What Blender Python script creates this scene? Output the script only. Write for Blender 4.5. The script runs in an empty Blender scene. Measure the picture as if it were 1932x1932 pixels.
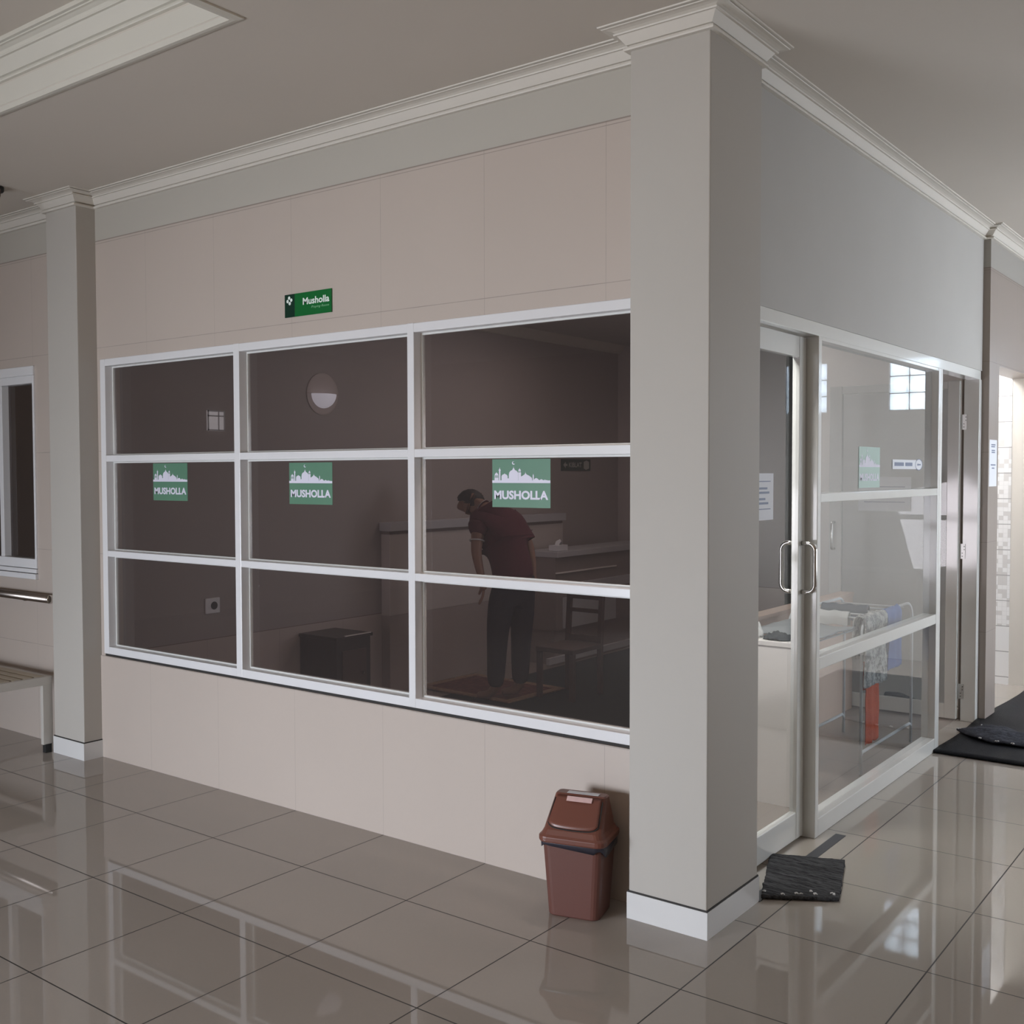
import bpy, bmesh, math, random
from mathutils import Vector, Matrix, noise
random.seed(7)
PI = math.pi
S = bpy.context.scene
COL = S.collection

# ------------------------------------------------------------------ helpers
def link(o, parent=None):
    COL.objects.link(o)
    if parent is not None:
        o.parent = parent
    return o

def tag(o, label=None, cat=None, group=None, kind=None):
    if label: o['label'] = label
    if cat: o['category'] = cat
    if group: o['group'] = group
    if kind: o['kind'] = kind
    return o

def empty(name, label, cat, loc=(0, 0, 0), rz=0.0, group=None):
    o = bpy.data.objects.new(name, None)
    o.empty_display_size = 0.1
    COL.objects.link(o)
    o.location = loc
    o.rotation_euler = (0, 0, rz)
    return tag(o, label, cat, group)

class MB:
    def __init__(s):
        s.v = []; s.f = []; s.m = []
    def add(s, vs, fs, mi=0):
        n = len(s.v)
        s.v += [tuple(p) for p in vs]
        for f in fs:
            s.f.append(tuple(i + n for i in f)); s.m.append(mi)
        return s
    def box(s, x0, x1, y0, y1, z0, z1, mi=0):
        if x0 > x1: x0, x1 = x1, x0
        if y0 > y1: y0, y1 = y1, y0
        if z0 > z1: z0, z1 = z1, z0
        vs = [(x0,y0,z0),(x1,y0,z0),(x1,y1,z0),(x0,y1,z0),(x0,y0,z1),(x1,y0,z1),(x1,y1,z1),(x0,y1,z1)]
        fs = [(0,3,2,1),(4,5,6,7),(0,1,5,4),(1,2,6,5),(2,3,7,6),(3,0,4,7)]
        return s.add(vs, fs, mi)
    def frustum(s, r0, r1, z0, z1, mi=0):
        (a0,b0,c0,d0), (a1,b1,c1,d1) = r0, r1      # x0,x1,y0,y1
        vs = [(a0,c0,z0),(b0,c0,z0),(b0,d0,z0),(a0,d0,z0),(a1,c1,z1),(b1,c1,z1),(b1,d1,z1),(a1,d1,z1)]
        fs = [(0,3,2,1),(4,5,6,7),(0,1,5,4),(1,2,6,5),(2,3,7,6),(3,0,4,7)]
        return s.add(vs, fs, mi)
    def poly_xz(s, pts, y, mi=0):
        return s.add([(p[0], y, p[1]) for p in pts], [tuple(range(len(pts)))], mi)
    def rect_xz(s, x0, x1, z0, z1, y, mi=0):
        return s.poly_xz([(x0,z0),(x1,z0),(x1,z1),(x0,z1)], y, mi)
    def tube(s, path, r, n=10, closed=False, mi=0):
        P = [Vector(p) for p in path]; m = len(P); rings = []
        up = None
        for i in range(m):
            if closed: t = P[(i+1) % m] - P[(i-1) % m]
            else: t = P[min(i+1, m-1)] - P[max(i-1, 0)]
            t.normalize()
            if up is None:
                up = Vector((0,0,1)) if abs(t.z) < .9 else Vector((1,0,0))
            a = t.cross(up)
            if a.length < 1e-5: a = t.cross(Vector((0,1,0)))
            a.normalize(); b = a.cross(t); up = b
            rr = r[i] if isinstance(r, (list, tuple)) else r
            rings.append([P[i] + a*rr*math.cos(2*PI*k/n) + b*rr*math.sin(2*PI*k/n) for k in range(n)])
        vs = [p for ring in rings for p in ring]; fs = []
        for i in range(m if closed else m-1):
            j = (i+1) % m
            for k in range(n):
                fs.append((i*n+k, i*n+(k+1) % n, j*n+(k+1) % n, j*n+k))
        if not closed:
            fs.append(tuple(range(n))[::-1]); fs.append(tuple((m-1)*n+k for k in range(n)))
        return s.add(vs, fs, mi)
    def lathe(s, prof, c=(0,0,0), n=24, mi=0, axis='z'):
        vs = []; fs = []
        for (r, h) in prof:
            for k in range(n):
                a = 2*PI*k/n
                if axis == 'z': vs.append((c[0]+r*math.cos(a), c[1]+r*math.sin(a), c[2]+h))
                else: vs.append((c[0]+h, c[1]+r*math.cos(a), c[2]+r*math.sin(a)))
        for i in range(len(prof)-1):
            for k in range(n):
                fs.append((i*n+k, i*n+(k+1) % n, (i+1)*n+(k+1) % n, (i+1)*n+k))
        fs.append(tuple(range(n))[::-1]); fs.append(tuple((len(prof)-1)*n+k for k in range(n)))
        return s.add(vs, fs, mi)
    def grid(s, fn, nu, nv, mi=0):
        vs = [fn(i/nu, j/nv) for j in range(nv+1) for i in range(nu+1)]
        fs = [(j*(nu+1)+i, j*(nu+1)+i+1, (j+1)*(nu+1)+i+1, (j+1)*(nu+1)+i) for j in range(nv) for i in range(nu)]
        return s.add(vs, fs, mi)
    def build(s, name, mats, parent=None, bevel=0.0, smooth=False, solid=0.0, seg=2, subsurf=0, recalc=True):
        me = bpy.data.meshes.new(name)
        me.from_pydata(s.v, [], s.f)
        if not isinstance(mats, (list, tuple)): mats = [mats]
        for m in mats: me.materials.append(m)
        for p, mi in zip(me.polygons, s.m):
            p.material_index = mi
            p.use_smooth = smooth
        if recalc:
            bm = bmesh.new(); bm.from_mesh(me)
            bmesh.ops.recalc_face_normals(bm, faces=bm.faces)
            bm.to_mesh(me); bm.free()
        o = bpy.data.objects.new(name, me)
        link(o, parent)
        if solid:
            md = o.modifiers.new('solid', 'SOLIDIFY'); md.thickness = solid; md.offset = 0
        if subsurf:
            md = o.modifiers.new('sub', 'SUBSURF'); md.levels = subsurf; md.render_levels = subsurf
        if bevel:
            md = o.modifiers.new('bevel', 'BEVEL'); md.width = bevel; md.segments = seg
            md.limit_method = 'ANGLE'; md.angle_limit = math.radians(40)
            md.harden_normals = False
        return o

def sweep(path, prof, closed=False, side=1):
    """sweep a (offset, z) profile along an xy polyline with mitred corners; offset goes to the right of travel"""
    mb = MB(); P = [Vector((p[0], p[1])) for p in path]; m = len(P)
    def nrm(a, b):
        d = (b-a).normalized(); return Vector((d.y, -d.x))*side
    offs = []
    for i in range(m):
        if closed or 0 < i < m-1:
            n1 = nrm(P[(i-1) % m], P[i]); n2 = nrm(P[i], P[(i+1) % m])
            k = (n1+n2); k = k / max(.2, (1 + n1.dot(n2)))
        elif i == 0: k = nrm(P[0], P[1])
        else: k = nrm(P[-2], P[-1])
        offs.append(k)
    q = len(prof)
    for i in range(m):
        for (d, z) in prof:
            p = P[i] + offs[i]*d
            mb.v.append((p.x, p.y, z))
    for i in range(m if closed else m-1):
        j = (i+1) % m
        for k in range(q-1):
            mb.f.append((i*q+k, i*q+k+1, j*q+k+1, j*q+k)); mb.m.append(0)
    return mb

def skin_mesh(name, V, E, root, sub=2):
    """grow one continuous surface over a skeleton: V name -> (co, rx[, ry])"""
    names = list(V); idx = {n: i for i, n in enumerate(names)}
    me = bpy.data.meshes.new(name+'_bones')
    me.from_pydata([tuple(V[n][0]) for n in names], [(idx[a], idx[b]) for a, b in E], [])
    o = bpy.data.objects.new(name+'_bones', me); COL.objects.link(o)
    sk = o.modifiers.new('Skin', 'SKIN'); sk.use_smooth_shade = True
    ss = o.modifiers.new('Sub', 'SUBSURF'); ss.levels = sub; ss.render_levels = sub
    for n in names:
        d = o.data.skin_vertices[0].data[idx[n]]
        r = V[n][1:]
        d.radius = (r[0], r[-1])
        d.use_root = (n == root)
    dg = bpy.context.evaluated_depsgraph_get(); dg.update()
    out = bpy.data.meshes.new_from_object(o.evaluated_get(dg))
    bpy.data.objects.remove(o); bpy.data.meshes.remove(me)
    for p in out.polygons: p.use_smooth = True
    return out

def join_meshes(name, ms):
    bm = bmesh.new()
    for m in ms: bm.from_mesh(m)
    me = bpy.data.meshes.new(name); bm.to_mesh(me); bm.free()
    for p in me.polygons: p.use_smooth = True
    return me

def text_mesh(txt, w, h, bold=0.0, shear=0.0):
    """flat lettering fitted to w x h, lying in xz, lower left at the origin"""
    c = bpy.data.curves.new('lettering', 'FONT'); c.body = txt; c.offset = bold; c.shear = shear
    c.resolution_u = 3
    o = bpy.data.objects.new('lettering', c); COL.objects.link(o)
    dg = bpy.context.evaluated_depsgraph_get(); dg.update()
    me = bpy.data.meshes.new_from_object(o.evaluated_get(dg))
    bpy.data.objects.remove(o); bpy.data.curves.remove(c)
    xs = [v.co.x for v in me.vertices]; ys = [v.co.y for v in me.vertices]
    x0, x1, y0, y1 = min(xs), max(xs), min(ys), max(ys)
    for v in me.vertices:
        v.co = Vector(((v.co.x-x0)/(x1-x0)*w, 0, (v.co.y-y0)/(y1-y0)*h))
    return me

def lettering(name, txt, x, z, w, h, y, mat, parent, bold=0.0, shear=0.0):
    me = text_mesh(txt, w, h, bold, shear)
    for v in me.vertices: v.co += Vector((x, y, z))
    me.materials.clear(); me.materials.append(mat)
    o = bpy.data.objects.new(name, me); link(o, parent)
    return o

# ------------------------------------------------------------------ materials
def new_mat(name):
    m = bpy.data.materials.new(name); m.use_nodes = True
    nt = m.node_tree; b = nt.nodes['Principled BSDF']
    return m, nt, b

def sset(b, **k):
    for n, v in k.items():
        n = n.replace('_', ' ')
        if n in b.inputs: b.inputs[n].default_value = v

def mathn(nt, op, a, b=None, c=None):
    n = nt.nodes.new('ShaderNodeMath'); n.operation = op
    for i, x in enumerate((a, b, c)):
        if x is None: continue
        if isinstance(x, (int, float)): n.inputs[i].default_value = x
        else: nt.links.new(x, n.inputs[i])
    return n.outputs[0]

def mixc(nt, fac, c1, c2):
    n = nt.nodes.new('ShaderNodeMix'); n.data_type = 'RGBA'
    for sock, x in ((n.inputs[0], fac), (n.inputs[6], c1), (n.inputs[7], c2)):
        if isinstance(x, (int, float)): sock.default_value = x
        elif isinstance(x, tuple): sock.default_value = (*x[:3], 1)
        else: nt.links.new(x, sock)
    return n.outputs[2]

def coords(nt):
    t = nt.nodes.new('ShaderNodeTexCoord'); s = nt.nodes.new('ShaderNodeSeparateXYZ')
    nt.links.new(t.outputs['Object'], s.inputs[0])
    return t.outputs['Object'], s.outputs

def noisen(nt, vec, scale, detail=3, rough=.5):
    n = nt.nodes.new('ShaderNodeTexNoise'); n.inputs['Scale'].default_value = scale
    n.inputs['Detail'].default_value = detail; n.inputs['Roughness'].default_value = rough
    if vec is not None: nt.links.new(vec, n.inputs['Vector'])
    return n.outputs['Fac']

def bump(nt, b, h, strength, dist=.01):
    n = nt.nodes.new('ShaderNodeBump'); n.inputs['Strength'].default_value = strength
    n.inputs['Distance'].default_value = dist
    nt.links.new(h, n.inputs['Height']); nt.links.new(n.outputs[0], b.inputs['Normal'])

def plain(name, col, rough=.5, var=.06, scale=6, metal=0.0, spec=.5, bmp=0.0, bscale=60, coat=0.0):
    m, nt, b = new_mat(name)
    vec, _ = coords(nt)
    f = noisen(nt, vec, scale)
    d = tuple(max(0, c*(1-var)) for c in col); l = tuple(min(1, c*(1+var)) for c in col)
    nt.links.new(mixc(nt, f, d, l), b.inputs['Base Color'])
    sset(b, Roughness=rough, Metallic=metal, Specular_IOR_Level=spec, Coat_Weight=coat, Coat_Roughness=.08, Coat_IOR=1.6)
    if bmp: bump(nt, b, noisen(nt, vec, bscale), bmp)
    return m

def line_mask(nt, coord, origin, pitch, width):
    """1 on joint lines every pitch starting at origin"""
    a = mathn(nt, 'SUBTRACT', coord, origin - width/2)
    b = mathn(nt, 'FLOORED_MODULO', a, pitch)
    return mathn(nt, 'LESS_THAN', b, width)

X0, TILE, D0 = -3.9875, 0.6, 0.5015

def floor_material():
    m, nt, b = new_mat('polished floor tile')
    vec, s = coords(nt)
    lx = line_mask(nt, s[0], X0, TILE, .005); ly = line_mask(nt, s[1], -D0, TILE, .005)
    line = mathn(nt, 'MAXIMUM', lx, ly)
    n1 = noisen(nt, vec, 1.3, 4); n2 = noisen(nt, vec, 90, 2)
    base = mixc(nt, n1, (.36, .318, .28), (.40, .355, .315))
    base = mixc(nt, mathn(nt, 'MULTIPLY', n2, .25), base, (.315, .28, .25))
    # each tile a hair different
    cx = mathn(nt, 'FLOOR', mathn(nt, 'DIVIDE', mathn(nt, 'SUBTRACT', s[0], X0), TILE))
    cy = mathn(nt, 'FLOOR', mathn(nt, 'DIVIDE', mathn(nt, 'ADD', s[1], D0), TILE))
    cb = nt.nodes.new('ShaderNodeCombineXYZ'); nt.links.new(cx, cb.inputs[0]); nt.links.new(cy, cb.inputs[1])
    wn = nt.nodes.new('ShaderNodeTexWhiteNoise'); wn.noise_dimensions = '3D'; nt.links.new(cb.outputs[0], wn.inputs['Vector'])
    base = mixc(nt, mathn(nt, 'MULTIPLY', wn.outputs['Value'], .35), base, (.35, .312, .276))
    nt.links.new(mixc(nt, line, base, (.035, .03, .028)), b.inputs['Base Color'])
    r = mathn(nt, 'ADD', mathn(nt, 'MULTIPLY', line, .5), mathn(nt, 'ADD', .018, mathn(nt, 'MULTIPLY', n1, .02)))
    nt.links.new(r, b.inputs['Roughness'])
    sset(b, Specular_IOR_Level=.5)
    return m

PEACH = (.495, .425, .375); PAINT = (.455, .425, .375)
def wall_material(name, axis, split=3.015, origin=X0, low=None, horiz=True, peach=PEACH, paint=PAINT):
    """large peach wall tiles with fine joints below a painted band"""
    m, nt, b = new_mat(name)
    vec, s = coords(nt)
    lx = line_mask(nt, s[axis], origin, TILE, .0026)
    lz = line_mask(nt, s[2], .0, TILE, .003)
    n = noisen(nt, vec, .9, 3); n2 = noisen(nt, vec, 7, 4)
    lx = mathn(nt, 'MULTIPLY', lx, mathn(nt, 'MULTIPLY', n2, .75))
    lz = mathn(nt, 'MULTIPLY', lz, mathn(nt, 'MULTIPLY', n2, 1.2))
    line = mathn(nt, 'MAXIMUM', lx, lz)
    t = mixc(nt, n, tuple(c*.95 for c in peach), tuple(c*1.05 for c in peach))
    t = mixc(nt, line, t, tuple(c*.45 for c in peach))
    p = mixc(nt, n, tuple(c*.96 for c in paint), tuple(c*1.04 for c in paint))
    edge = mathn(nt, 'LESS_THAN', mathn(nt, 'ABSOLUTE', mathn(nt, 'SUBTRACT', s[2], split)), .003)
    top = mathn(nt, 'GREATER_THAN', s[2], split)
    c = mixc(nt, top, t, p)
    c = mixc(nt, mathn(nt, 'MULTIPLY', edge, .6), c, (.16, .12, .10))
    nt.links.new(c, b.inputs['Base Color'])
    rr = mathn(nt, 'ADD', .38, mathn(nt, 'MULTIPLY', top, .25))
    nt.links.new(rr, b.inputs['Roughness'])
    sset(b, Specular_IOR_Level=.35)
    return m

def glass_material(name, tint, f0=.04, gain=1.0, haze=0.0, rough=0.0, hcol=(.6, .62, .64)):
    m = bpy.data.materials.new(name); m.use_nodes = True
    nt = m.node_tree; nt.nodes.clear()
    out = nt.nodes.new('ShaderNodeOutputMaterial')
    tr = nt.nodes.new('ShaderNodeBsdfTransparent'); tr.inputs[0].default_value = (*tint, 1)
    gl = nt.nodes.new('ShaderNodeBsdfGlossy'); gl.inputs['Roughness'].default_value = rough
    gl.inputs['Color'].default_value = (1, 1, 1, 1)
    g = nt.nodes.new('ShaderNodeNewGeometry')
    d = nt.nodes.new('ShaderNodeVectorMath'); d.operation = 'DOT_PRODUCT'
    nt.links.new(g.outputs['Normal'], d.inputs[0]); nt.links.new(g.outputs['Incoming'], d.inputs[1])
    c = mathn(nt, 'ABSOLUTE', d.outputs['Value'])
    p = mathn(nt, 'POWER', mathn(nt, 'SUBTRACT', 1.0, c), 5.0)
    f = mathn(nt, 'MINIMUM', mathn(nt, 'MULTIPLY', mathn(nt, 'ADD', f0, mathn(nt, 'MULTIPLY', p, 1-f0)), gain), 1.0)
    mx = nt.nodes.new('ShaderNodeMixShader')
    nt.links.new(f, mx.inputs[0]); nt.links.new(tr.outputs[0], mx.inputs[1]); nt.links.new(gl.outputs[0], mx.inputs[2])
    last = mx.outputs[0]
    if haze:
        df = nt.nodes.new('ShaderNodeBsdfDiffuse'); df.inputs[0].default_value = (*hcol, 1)
        m2 = nt.nodes.new('ShaderNodeMixShader'); m2.inputs[0].default_value = haze
        nt.links.new(last, m2.inputs[1]); nt.links.new(df.outputs[0], m2.inputs[2]); last = m2.outputs[0]
    nt.links.new(last, out.inputs[0])
    return m

def mosaic_material():
    m, nt, b = new_mat('white mosaic tile')
    vec, s = coords(nt)
    P = .034
    cx = mathn(nt, 'FLOOR', mathn(nt, 'DIVIDE', s[0], P)); cz = mathn(nt, 'FLOOR', mathn(nt, 'DIVIDE', s[2], P))
    cb = nt.nodes.new('ShaderNodeCombineXYZ'); nt.links.new(cx, cb.inputs[0]); nt.links.new(cz, cb.inputs[2])
    wn = nt.nodes.new('ShaderNodeTexWhiteNoise'); nt.links.new(cb.outputs[0], wn.inputs['Vector'])
    g = mathn(nt, 'GREATER_THAN', wn.outputs['Value'], .66)
    hi = mathn(nt, 'GREATER_THAN', s[2], .46)
    g = mathn(nt, 'MULTIPLY', g, hi)
    c = mixc(nt, g, (.88, .88, .88), (.68, .67, .66))
    l1 = mathn(nt, 'MULTIPLY', mathn(nt, 'MAXIMUM', line_mask(nt, s[0], 0, P, .003), line_mask(nt, s[2], 0, P, .003)), hi)
    l2 = line_mask(nt, s[2], .06, .2, .006)
    c = mixc(nt, mathn(nt, 'MULTIPLY', l1, .35), c, (.6, .6, .6)); c = mixc(nt, l2, c, (.35, .35, .35))
    nt.links.new(c, b.inputs['Base Color']); sset(b, Roughness=.25)
    return m

def streak_cloth(name, c1, c2, scale=(6, 90, 40)):
    m, nt, b = new_mat(name)
    vec, s = coords(nt)
    mp = nt.nodes.new('ShaderNodeMapping'); mp.inputs['Scale'].default_value = scale
    nt.links.new(vec, mp.inputs[0])
    f = noisen(nt, mp.outputs[0], 1.0, 4, .7)
    r = nt.nodes.new('ShaderNodeValToRGB'); r.color_ramp.elements[0].position = .35; r.color_ramp.elements[1].position = .7
    r.color_ramp.elements[0].color = (*c1, 1); r.color_ramp.elements[1].color = (*c2, 1)
    nt.links.new(f, r.inputs[0]); nt.links.new(r.outputs[0], b.inputs['Base Color'])
    sset(b, Roughness=.9, Specular_IOR_Level=.15); bump(nt, b, f, .8, .012)
    return m

def speckle_cloth(name, c1, c2, scale=30):
    m, nt, b = new_mat(name)
    vec, s = coords(nt)
    f = noisen(nt, vec, scale, 4, .7)
    r = nt.nodes.new('ShaderNodeValToRGB'); r.color_ramp.elements[0].position = .45; r.color_ramp.elements[1].position = .58
    r.color_ramp.elements[0].color = (*c1, 1); r.color_ramp.elements[1].color = (*c2, 1)
    nt.links.new(f, r.inputs[0]); nt.links.new(r.outputs[0], b.inputs['Base Color'])
    sset(b, Roughness=.9, Specular_IOR_Level=.15)
    return m

M = {}
M['floor'] = floor_material()
M['ceil'] = plain('ceiling paint', (.57, .52, .46), .7, .03, 1.5)
M['wall_x'] = wall_material('tiled wall along x', 0)
M['wall_s'] = plain('grey painted wall', (.47, .455, .43), .6, .05, 2.2, spec=.3)
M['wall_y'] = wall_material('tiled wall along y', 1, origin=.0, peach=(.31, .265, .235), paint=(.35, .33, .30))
M['paint'] = plain('pillar paint', (.47, .44, .40), .6, .03, 1.6, spec=.3)
M['cornice'] = plain('white plaster cornice', (.64, .60, .54), .55, .02, 2)
M['coffer'] = plain('cream plaster', (.60, .575, .51), .55, .02, 2)
M['baseb'] = plain('white skirting tile', (.66, .65, .64), .3, .03, 4)
M['dark'] = plain('dark joint', (.03, .027, .025), .8)
M['alu'] = plain('white coated aluminium', (.72, .71, .715), .28, .02, 5)
M['alu_grey'] = plain('pale grey coated aluminium', (.68, .68, .655), .3, .03, 5, coat=.6)
M['glass_tint'] = glass_material('brown tinted glass', (.42, .37, .36), .035, 1.0, haze=.045, hcol=(.55, .46, .44))
M['glass_door'] = glass_material('clear door glass', (.80, .84, .85), .04, .75, haze=.05)
M['glass'] = glass_material('clear glass', (.80, .84, .85), .045, 1.5, haze=.05)
M['chrome'] = plain('polished steel', (.62, .60, .57), .16, .03, 8, metal=1.0)
M['steel'] = plain('brushed steel', (.30, .26, .235), .3, .05, 8, metal=1.0)
M['bin'] = plain('brown plastic', (.125, .050, .039), .42, .05, 5, bmp=.05, bscale=200)
M['bin_lid'] = plain('reddish brown plastic', (.15, .053, .036), .36, .05, 5)
M['bag'] = plain('dark bin liner', (.035, .033, .045), .3, .2, 40)
M['label'] = plain('pale pink label', (.62, .42, .40), .5, .1, 60)
M['white'] = plain('white paper', (.75, .76, .80), .7, .03, 8)
M['sign_g'] = plain('bright green acrylic', (.008, .135, .032), .25, .08, 3)
M['sign_d'] = plain('dark green acrylic', (.008, .035, .022), .25, .08, 3)
M['sign_w'] = plain('white lettering', (.78, .86, .80), .4, .02)
M['sign_lg'] = plain('pale green lettering', (.22, .50, .28), .4, .02)
M['stick_g'] = plain('muted green sticker', (.105, .225, .148), .45, .06, 5)
M['stick_w'] = plain('white sticker print', (.70, .68, .78), .45, .02)
M['stick_pale'] = plain('pale green sticker', (.42, .56, .50), .45, .06, 5)
M['ink'] = plain('blue grey ink', (.20, .23, .33), .6, .1, 40)
M['kib_g'] = plain('deep green plate', (.02, .06, .045), .4)
M['kib_w'] = plain('grey white print', (.48, .50, .46), .5)
M['black_mat'] = plain('black rubber matting', (.010, .0115, .016), .6, .25, 25, spec=.2, bmp=.3, bscale=120)
M['tape'] = plain('dark grey tape', (.05, .05, .055), .5)
M['rag'] = streak_cloth('charcoal rag weave', (.018, .018, .02), (.10, .10, .105))
M['rag2'] = streak_cloth('slate rag weave', (.03, .033, .042), (.075, .08, .10), (30, 30, 30))
M['tuft'] = plain('white fringe', (.6, .6, .6), .9)
M['bench'] = plain('beige coated steel', (.52, .49, .45), .35, .03, 6)
M['slat'] = plain('pale wooden slat', (.50, .43, .33), .5, .1, 12)
M['rubber'] = plain('black rubber', (.015, .015, .015), .7)
M['int_wall'] = wall_material('prayer room wall', 1, split=.6, origin=.15, peach=(.52, .45, .42), paint=(.40, .36, .345))
M['int_ceil'] = plain('prayer room ceiling', (.45, .42, .40), .7)
M['int_floor'] = plain('prayer room floor', (.30, .255, .225), .12, .08, 2)
M['carpet'] = plain('dark green carpet', (.020, .030, .028), .95, .3, 20, spec=.05)
M['rug'] = speckle_cloth('dark red rug pile', (.10, .028, .022), (.16, .055, .038), 26)
M['rug_b'] = speckle_cloth('ochre rug border', (.30, .20, .12), (.22, .12, .075), 40)
M['counter'] = plain('cream counter panel', (.55, .50, .47), .45, .04, 3)
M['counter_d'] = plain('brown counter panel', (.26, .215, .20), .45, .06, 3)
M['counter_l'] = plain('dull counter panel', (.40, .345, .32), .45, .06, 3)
M['counter_g'] = plain('light grey panel', (.50, .50, .52), .4, .03, 3)
M['trim_w'] = plain('bright metal strip', (.85, .80, .76), .25, .02, 5)
M['wood'] = plain('dark brown wood', (.075, .045, .036), .5, .2, 14)
M['cab'] = plain('black brown laminate', (.035, .028, .024), .4, .2, 10)
M['skin'] = plain('brown skin', (.26, .135, .088), .55, .06, 10)
M['hair'] = plain('black hair', (.008, .008, .010), .6, .3, 60, bmp=.4, bscale=90)
M['maroon'] = plain('maroon knit', (.085, .018, .028), .85, .12, 40, spec=.2)
M['navy'] = plain('black navy trousers', (.016, .016, .022), .85, .15, 30, spec=.15)
M['cream'] = plain('cream painted panel', (.74, .70, .67), .5, .06, 2)
M['peach'] = plain('peach tile panel', (.60, .455, .38), .4, .05, 3)
M['rack'] = plain('white enamelled tube', (.62, .64, .66), .3)
M['c_orange'] = plain('orange towel', (.62, .11, .045), .9, .18, 40, spec=.1, bmp=.5, bscale=70)
M['c_blue'] = plain('blue cloth', (.10, .17, .42), .85, .15, 12, spec=.1)
M['c_navy'] = plain('slate cloth', (.07, .085, .12), .85, .15, 12, spec=.1)
M['c_white'] = plain('white cloth', (.62, .62, .61), .85, .1, 12, spec=.1)
M['c_grey'] = plain('grey cloth', (.30, .31, .32), .85, .1, 12, spec=.1)
M['c_dark'] = plain('dark grey cloth', (.06, .065, .07), .9, .2, 30, spec=.1)
M['c_batik'] = speckle_cloth('grey flecked cloth', (.55, .54, .52), (.20, .20, .21), 28)
M['mosaic'] = mosaic_material()
M['beige'] = plain('beige plaster', (.70, .665, .61), .6, .04, 3)
M['hallwall'] = plain('hall wall paint', (.34, .27, .21), .7, .05, 2)
M['brass'] = plain('hinge metal', (.60, .60, .58), .35, .05, 9, metal=.7)
M['lamp'] = plain('white lamp glass', (.85, .86, .90), .4)

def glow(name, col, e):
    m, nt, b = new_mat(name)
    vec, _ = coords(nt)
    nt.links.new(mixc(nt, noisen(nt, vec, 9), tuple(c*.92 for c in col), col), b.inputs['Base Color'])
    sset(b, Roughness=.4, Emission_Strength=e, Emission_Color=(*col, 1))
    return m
M['bowl_glow'] = glow('glowing bowl glass', (.80, .84, .95), .55)
M['pane_glow'] = glow('glowing pane', (.85, .88, .92), .32)

def block_material():
    m = bpy.data.materials.new('glass block'); m.use_nodes = True
    nt = m.node_tree; nt.nodes.clear()
    out = nt.nodes.new('ShaderNodeOutputMaterial')
    t = nt.nodes.new('ShaderNodeBsdfTranslucent'); t.inputs[0].default_value = (.86, .92, .98, 1)
    g = nt.nodes.new('ShaderNodeBsdfGlossy'); g.inputs['Roughness'].default_value = .08
    tc = nt.nodes.new('ShaderNodeTexCoord')
    n = noisen(nt, tc.outputs['Object'], 45, 2)
    b = nt.nodes.new('ShaderNodeBump'); b.inputs['Strength'].default_value = .4; nt.links.new(n, b.inputs['Height'])
    nt.links.new(b.outputs[0], t.inputs['Normal']); nt.links.new(b.outputs[0], g.inputs['Normal'])
    mx = nt.nodes.new('ShaderNodeMixShader'); mx.inputs[0].default_value = .1
    nt.links.new(t.outputs[0], mx.inputs[1]); nt.links.new(g.outputs[0], mx.inputs[2])
    nt.links.new(mx.outputs[0], out.inputs[0])
    return m
M['block'] = block_material()

# ------------------------------------------------------------------ key dimensions
ZC = 3.28                       # ceiling
PL, PR, PF, PB = -.8081, -.4875, -.1198, .3098      # corner pillar
L1, L2, LF = -4.476, -4.7942, -.1212                # left pillar
SX = -.575                      # side wall plane
BY = 5.46                       # end wall plane
EY = 6.13                       # far end wall with the glass-block windows
BX = -.53                       # wall plane beyond the second door

# ------------------------------------------------------------------ the setting
def struct(mb, name, mats, parent=None, **k):
    o = mb.build(name, mats, parent, **k)
    if parent is None: o['kind'] = 'structure'
    return o

mb = MB(); mb.box(-9.5, 4.5, -8.5, 6.4, -.1, 0)
struct(mb, 'floor', M['floor'])

# ceiling with a raised coffer
CX0, CX1, CY0, CY1, CH = -6.2, -1.87, -4.6, -1.07, 3.53
mb = MB()
mb.box(-9.5, CX0, -8.5, 6.4, ZC, 3.7); mb.box(CX1, 4.5, -8.5, 6.4, ZC, 3.7)
mb.box(CX0, CX1, -8.5, CY0, ZC, 3.7); mb.box(CX0, CX1, CY1, 6.4, ZC, 3.7)
mb.box(CX0, CX1, CY0, CY1, CH, 3.7)
struct(mb, 'ceiling', M['ceil'])
# coffer fascia, lip and cornice
path = [(CX0, CY1), (CX1, CY1), (CX1, CY0), (CX0, CY0)]
prof = [(d, ZC+h) for d, h in [(-.030, .001), (-.030, -.007), (-.010, -.012), (.006, -.012), (.006, .010), (-.002, .012), (-.002, .018), (.002, .020), (.002, .105),
        (-.006, .107), (-.006, .114), (.016, .114), (.018, .120), (.016, .126), (.001, .128), (.001, .138), (.012, .140), (.046, .190), (.057, .190), (.058, .196),
        (.048, .199), (.058, .212), (.074, .220), (.084, .220), (.085, .225), (.074, .229), (.09, .232), (.09, .251)]]
o = sweep(path, prof, closed=True, side=1).build('trim_1', M['coffer'], recalc=False); o['kind'] = 'structure'

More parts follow.
